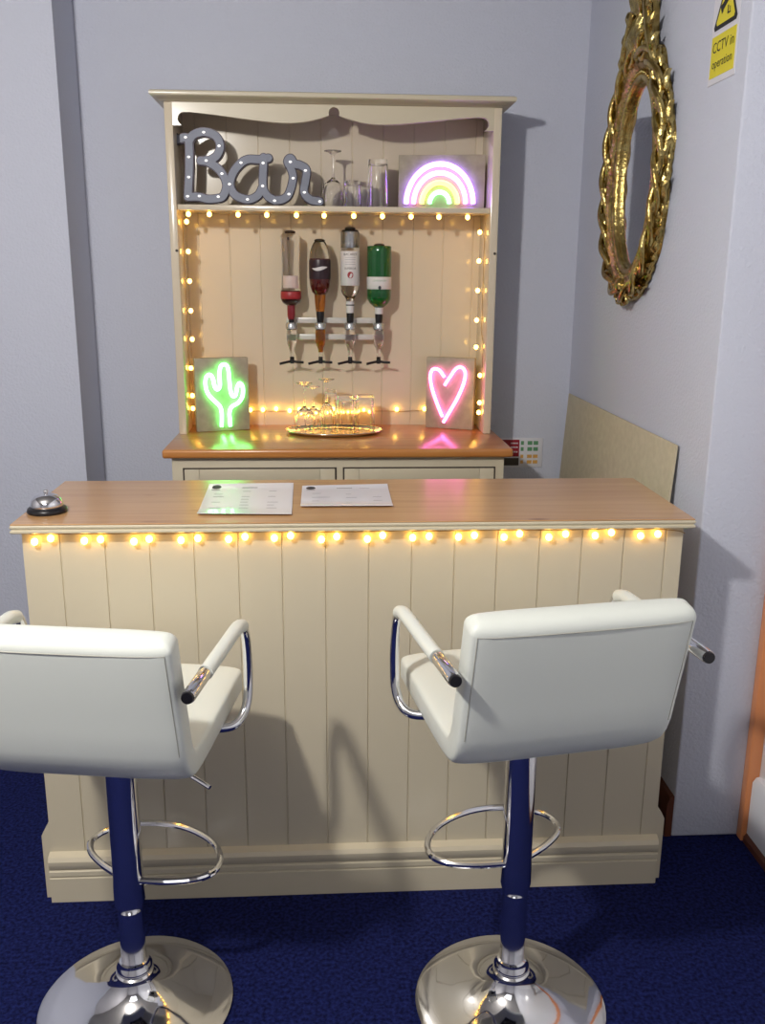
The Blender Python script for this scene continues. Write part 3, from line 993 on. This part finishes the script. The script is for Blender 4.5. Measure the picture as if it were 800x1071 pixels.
lab(t, 'stopper', BLACK, x, [(0, 1.4665), (.0155, 1.4665), (.016, 1.458), (.0135, 1.43), (.0125, 1.423), (0, 1.423)])
bottle_cap(t, x, 1.727)
# 3 tall clear white label
x = BX[2]
t = thing('spirit_bottle', 'tall upturned clear bottle with white label and red disc, third from left on the bracket', 'bottle', (x, OY, 1.424), GB)
lab(t, 'glass_body', GLASS, x, [(0, 1.768), (.016, 1.772), (.03, 1.77), (.036, 1.76), (.0362, 1.70), (.0362, 1.56), (.035, 1.545), (.029, 1.532), (.02, 1.522), (.0155, 1.512), (.0145, 1.47), (0, 1.47)])
lab(t, 'paper_label', LABEL, x, [(.0364, 1.692), (.0371, 1.691), (.0371, 1.566), (.0364, 1.565)], a0=-PI * .98, a1=-PI * .02)
strip_text(t, 'BACARDI', .013, x, .0374, 1.676, DARK_INK)
strip_text(t, 'SUPERIOR', .0105, x, .0374, 1.625, DARK_INK)
b = BM()
for z in (1.668, 1.660, 1.651, 1.643):
    for k in range(6):
        a0_, a1_ = -.55 + 1.1 * k / 6, -.55 + 1.1 * (k + 1) / 6
        b.faces.new([b.verts.new((x + .0374 * math.sin(a), OY - .0374 * math.cos(a), zz)) for a, zz in ((a0_, z), (a1_, z), (a1_, z + .0015), (a0_, z + .0015))])
obj('label_lines', b, INK, t)
b = BM()
vs = []
for k in range(20):
    dx, dz = .0115 * math.cos(2 * PI * k / 20), .0125 * math.sin(2 * PI * k / 20)
    a = dx / .0374
    vs.append(b.verts.new((x + .0376 * math.sin(a), OY - .0376 * math.cos(a), 1.604 + dz)))
b.faces.new(vs)
obj('red_disc', b, LABEL_RED, t, label='red disc on the label')
lab(t, 'neck_label', LABEL, x, [(.0145, 1.506), (.0162, 1.505), (.0158, 1.462), (.0145, 1.461)])
lab(t, 'neck_ring', DARK_INK, x, [(.0158, 1.494), (.0166, 1.493), (.0166, 1.49), (.0158, 1.489)])
lab(t, 'stopper', BLACK, x, [(0, 1.4705), (.0135, 1.4705), (.0145, 1.455), (.0135, 1.43), (.0125, 1.423), (0, 1.423)])
lab(t, 'base_sleeve', SILVER, x, [(.0265, 1.762), (.027, 1.72), (.0262, 1.705)], label='silver base sleeve seen through the glass')
bottle_cap(t, x, 1.772)
# 4 green
x = BX[3]
t = thing('spirit_bottle', 'upturned green glass bottle with white band, rightmost on the bracket', 'bottle', (x, OY, 1.424), GB)
lab(t, 'glass_body', GREEN_GLASS, x, [(0, 1.708), (.02, 1.712), (.045, 1.712), (.047, 1.709), (.047, 1.69), (.047, 1.525), (.0455, 1.514), (.036, 1.498), (.024, 1.488), (.0165, 1.482), (0, 1.482)])
lab(t, 'band_label', LABEL, x, [(.0471, 1.598), (.0479, 1.597), (.0479, 1.553), (.0471, 1.552)])
strip_text(t, 'LONDON DRY', .0085, x, .0482, 1.581, GREEN)
b = BM()
vs = []
for k in range(16):
    dx, dz = .006 * math.cos(2 * PI * k / 16), .007 * math.sin(2 * PI * k / 16)
    vs.append(b.verts.new((x + .0484 * math.sin(dx / .0482), OY - .0484 * math.cos(dx / .0482), 1.558 + dz)))
b.faces.new(vs)
obj('label_crest', b, DARK_INK, t)
lab(t, 'neck_label', LABEL, x, [(0, 1.4825), (.0165, 1.4825), (.0165, 1.458), (0, 1.458)])
lab(t, 'stopper', BLACK, x, [(0, 1.4582), (.0145, 1.4582), (.015, 1.45), (.0135, 1.43), (.0125, 1.423), (0, 1.423)])
bottle_cap(t, x, 1.712)

# ------------------------------------------------------------------ board leaning on the right wall
b = BM()
y0_, y1_, zt = 2.520, 3.715, 1.14
box(b, (.93, y0_, .0), (.936, y1_, zt), .001)
for v in b.verts:
    v.co.x += .0635 * v.co.z / zt + .0005
brd = obj('leaning_board', b, BOARD, None, origin=(.95, 3.1, 0))
tag(brd, 'beige sheet of board leaning against the right wall behind the bar end', 'board')

# ------------------------------------------------------------------ safety sign low on the back wall
sf = thing('safety_notice', 'small red, green and amber safety notice on the back wall beside the dresser worktop', 'sign', (.8, YB, .885))
y = YB - .004
b = BM(); box(b, (.668, y, .822), (.908, YB - .0005, .947), .001); obj('notice_sheet', b, SHEET, sf)
b = BM(); box(b, (.674, y - .001, .868), (.808, y, .94)); obj('red_panel', b, RED, sf)
b = BM(); box(b, (.674, y - .001, .83), (.808, y, .862)); obj('dark_panel', b, DARK_EDGE, sf)
b = BM()
for z in (.885, .905, .922):
    for k in range(4):
        box(b, (.772 + k * .008, y - .0015, z), (.777 + k * .008, y - .0008, z + .006))
obj('white_marks', b, SHEET, sf)
b = BM()
for z in (.892, .918):
    for xx in (.815, .843, .868):
        box(b, (xx, y - .001, z), (xx + (.012 if xx < .83 else .02), y, z + .016))
obj('green_marks', b, GREEN, sf)
b = BM()
for z in (.838, .862):
    for xx in (.815, .843, .868):
        box(b, (xx, y - .001, z), (xx + (.012 if xx < .83 else .02), y, z + .014))
obj('amber_marks', b, AMBER, sf)

# ------------------------------------------------------------------ CCTV sign on the right wall
cc = thing('cctv_sign', 'yellow and black CCTV in operation sign high on the right wall', 'sign', (XR, 2.475, 2.2))
xw = XR - .002
b = BM(); box(b, (xw, 2.392, 2.088), (XR - .0003, 2.556, 2.37), .0005, 1); obj('sign_sheet', b, SHEET, cc)
yc = 2.474


def tri(bm, side, zb, x):
    h = side * .866
    k = side * .09
    pts = []
    for (cy, cz_) in ((yc + side / 2, zb), (yc - side / 2, zb), (yc, zb + h)):
        c = Vector((yc, zb + h / 3))
        p = Vector((cy, cz_))
        d = (c - p).normalized()
        q1 = p + Matrix.Rotation(math.radians(30), 2) @ d * k * .8
        q2 = p + Matrix.Rotation(math.radians(-30), 2) @ d * k * .8
        pts += [q1, q2]
    vs = [bm.verts.new((x, p.x, p.y)) for p in pts]
    c = sum((v.co for v in vs), Vector()) / 6
    vs.sort(key=lambda v: math.atan2(v.co.z - c.z, v.co.y - c.y))
    bm.faces.new(vs)


b = BM(); tri(b, .150, 2.216, xw - .0006); obj('triangle_border', b, SIGN_BLACK, cc)
b = BM(); tri(b, .118, 2.2265, xw - .0012); obj('triangle_panel', b, YELLOW, cc)
b = BM()
U = Vector((0, -1, 0)); W = Vector((0, 0, 1))


def quad(bm, cu_, cw, wl, hl, ang, x):
    c, s = math.cos(ang), math.sin(ang)
    vs = []
    for a, d in ((-1, -1), (1, -1), (1, 1), (-1, 1)):
        du, dw = a * wl / 2 * c - d * hl / 2 * s, a * wl / 2 * s + d * hl / 2 * c
        vs.append(bm.verts.new(Vector((x, yc, 2.2265)) + U * (cu_ + du) + W * (cw + dw)))
    bm.faces.new(vs)


quad(b, -.004, .047, .05, .017, .5, xw - .0017)
quad(b, -.026, .034, .010, .022, .5, xw - .0018)
quad(b, .012, .024, .006, .02, 0, xw - .0017)
quad(b, .02, .016, .018, .004, 0, xw - .0018)
quad(b, .024, .024, .004, .01, 0, xw - .0017)
obj('camera_symbol', b, SIGN_BLACK, cc)
b = BM(); box(b, (xw - .0008, 2.402, 2.104), (xw, 2.548, 2.203)); obj('text_panel', b, YELLOW, cc)
b = BM()
text(b, 'CCTV in', .036, (xw - .0014, yc, 2.163), U, W)
text(b, 'operation', .031, (xw - .0014, yc, 2.126), U, W)
obj('lettering', b, SIGN_BLACK, cc, fix=False)

# ------------------------------------------------------------------ gilt mirror on the right wall
MY, MZ = 3.04, 1.912
mi = thing('gilt_mirror', 'oval mirror in an ornate gold leaf frame on the right wall', 'mirror', (XR, MY, MZ))


def mpt(a, rad, depth, ay=.175, az=.28):
    """point at angle a, rad metres outside the glass edge, depth metres off the wall"""
    n = Vector((math.cos(a) / ay, math.sin(a) / az)).normalized()
    return Vector((XR - depth, MY + ay * math.cos(a) + n.x * rad, MZ + az * math.sin(a) + n.y * rad))


b = BM()
vs = [b.verts.new(mpt(2 * PI * k / 72, .004, .012)) for k in range(72)]
b.faces.new(vs)
vs2 = [b.verts.new(mpt(2 * PI * k / 72, .004, .001)) for k in range(72)]
b.faces.new(vs2[::-1])
for k in range(72):
    b.faces.new((vs[k], vs[(k + 1) % 72], vs2[(k + 1) % 72], vs2[k]))
obj('mirror_glass', b, MIRROR, mi, 30)
# swept frame body
prof = [(0, .004), (-.002, .022), (.004, .032), (.014, .036), (.022, .030), (.03, .024), (.045, .034), (.062, .044), (.076, .040), (.088, .026), (.096, .014), (.100, .0005)]
NA = 120
b = BM()
rings = []
for k in range(NA):
    a = 2 * PI * k / NA
    wob = 1 + .10 * math.sin(7 * a + .6) + .05 * math.sin(13 * a + 1.2)
    rings.append([b.verts.new(mpt(a, rr * (wob if rr > .03 else 1), dd)) for rr, dd in prof])
for k in range(NA):
    A, B_ = rings[k], rings[(k + 1) % NA]
    for j in range(len(prof) - 1):
        b.faces.new((A[j], A[j + 1], B_[j + 1], B_[j]))
obj('oval_frame', b, GOLD, mi, 60)
b = BM()
for k in range(90):
    a = 2 * PI * k / 90
    ball(b, mpt(a, .027, .031), .0055, u=6, v=5)
obj('beading', b, GOLD, mi, 60)
b = BM()
tube(b, [mpt(2 * PI * k / 232, .097 + .006 * math.sin(10 * PI * k / 232), .012) for k in range(232)], .01, 8, True, radii=[.0095 + .003 * math.sin(2 * PI * k / 4) for k in range(232)])
obj('outer_beading', b, GOLD, mi, 60)
# twisting branches round the frame
b = BM()
for ph, amp, base in ((0, .016, .085), (PI, .016, .085)):
    tube(b, [mpt(2 * PI * k / 144, base + amp * math.sin(9 * 2 * PI * k / 144 + ph), .042 + .010 * math.cos(9 * 2 * PI * k / 144 + ph)) for k in range(144)], .0105, 8, True)
obj('twisted_branch', b, GOLD, mi, 60)


def leaf(bm, p, d, length, width, lift):
    """small curled acanthus leaf from p along the wall direction d (y,z)"""
    d = Vector((0, d[0], d[1])).normalized()
    s = Vector((1, 0, 0)).cross(d)
    n = 7
    rows_ = []
    for i in range(n):
        t = i / (n - 1)
        w_ = width * math.sin(PI * min(.97, .12 + .86 * t)) * (1 + .25 * math.cos(t * 18))
        out = lift * math.sin(t * PI * .9)
        c = p + d * length * t - Vector((1, 0, 0)) * out
        rows_.append([bm.verts.new(c - s * w_ + Vector((.006, 0, 0))), bm.verts.new(c - s * w_ * .5), bm.verts.new(c + Vector((.004, 0, 0))), bm.verts.new(c + s * w_ * .5), bm.verts.new(c + s * w_ + Vector((.006, 0, 0)))])
    bk = [[bm.verts.new(v.co + Vector((.007, 0, 0))) for v in r] for r in rows_]
    for q, fl in ((rows_, 0), (bk, 1)):
        for i in range(n - 1):
            for j in range(4):
                f = (q[i][j], q[i][j + 1], q[i + 1][j + 1], q[i + 1][j])
                bm.faces.new(f[::-1] if fl else f)
    for i in range(n - 1):
        for j in (0, 4):
            bm.faces.new((rows_[i][j], rows_[i + 1][j], bk[i + 1][j], bk[i][j]))
    for i in (0, n - 1):
        for j in range(4):
            bm.faces.new((rows_[i][j], rows_[i][j + 1], bk[i][j + 1], bk[i][j]))


for k in range(40):
    a = 2 * PI * (k + random.uniform(-.25, .25)) / 40
    up_ = 1 if math.cos(a) > 0 else -1
    p = mpt(a, random.uniform(.05, .07) if k % 2 else random.uniform(.088, .1), .040 if k % 2 else .022)
    tx = Vector((-math.sin(a) * .175, math.cos(a) * .28)).normalized() * up_
    nx = Vector((math.cos(a) / .175, math.sin(a) / .28)).normalized()
    d = tx * random.uniform(.6, 1) + nx * random.uniform(.25, .55)
    b = BM()
    leaf(b, p, d, random.uniform(.06, .085), random.uniform(.013, .019), .014)
    obj('acanthus_leaf', b, GOLD, mi, 60)
# lower crest
b = BM()
for dy in (-.075, -.04, 0, .04, .075):
    p = Vector((XR - .035, MY + dy * .6, MZ - .30))
    leaf(b, p, (dy * 9, -1), .10 - abs(dy) * .4, .02, .014)
ball(b, (XR - .045, MY, MZ - .335), .02, 1, 1, 1.2)
for s in (-1, 1):
    tube(b, [(XR - .036, MY + s * (.02 + .03 * (1 - k / 22) * math.cos(k * .45)) + s * .02, MZ - .375 + .03 * (1 - k / 22) * math.sin(k * .45)) for k in range(22)], .007, 6)
obj('lower_crest', b, GOLD, mi, 60)
# upper crest with scrolls, shell and finial
b = BM()
for s in (-1, 1):
    sp = [(XR - .04, MY + s * (.06 + .045 * (1 - k / 26) * math.cos(k * .42 + 2.4)), MZ + .375 + .05 * (1 - k / 26) * math.sin(k * .42 + 2.4)) for k in range(26)]
    tube(b, sp, .011, 8)
    sp = smooth_path([(XR - .03, MY + s * .15, MZ + .30, ), (XR - .045, MY + s * .125, MZ + .37), (XR - .045, MY + s * .08, MZ + .45), (XR - .04, MY + s * .045, MZ + .52), (XR - .04, MY + s * .04, MZ + .58)], 6)
    tube(b, sp, .014, 8)
    for k in range(4):
        leaf(b, Vector((XR - .04, MY + s * (.12 - .024 * k), MZ + .33 + .06 * k)), (s * .8, 1), .07, .017, .016)
for k in range(7):
    a = PI / 2 + (k - 3) * .3
    leaf(b, Vector((XR - .045, MY, MZ + .36)), (math.cos(a), math.sin(a)), .11, .018, .02)
for k in range(5):
    a = PI / 2 + (k - 2) * .25
    leaf(b, Vector((XR - .045, MY, MZ + .46)), (math.cos(a), math.sin(a)), .13, .022, .022)
ball(b, (XR - .04, MY, MZ + .60), .05, .6, .8, 1.7)
obj('upper_crest', b, GOLD, mi, 60)
b = BM(); prism(b, [(MY - .09, MZ + .29), (MY + .09, MZ + .29), (MY + .065, MZ + .42), (MY + .04, MZ + .6), (MY, MZ + .66), (MY - .04, MZ + .6), (MY - .065, MZ + .42)], 'X', XR - .022, XR - .0005); obj('crest_backing', b, GOLD, mi)
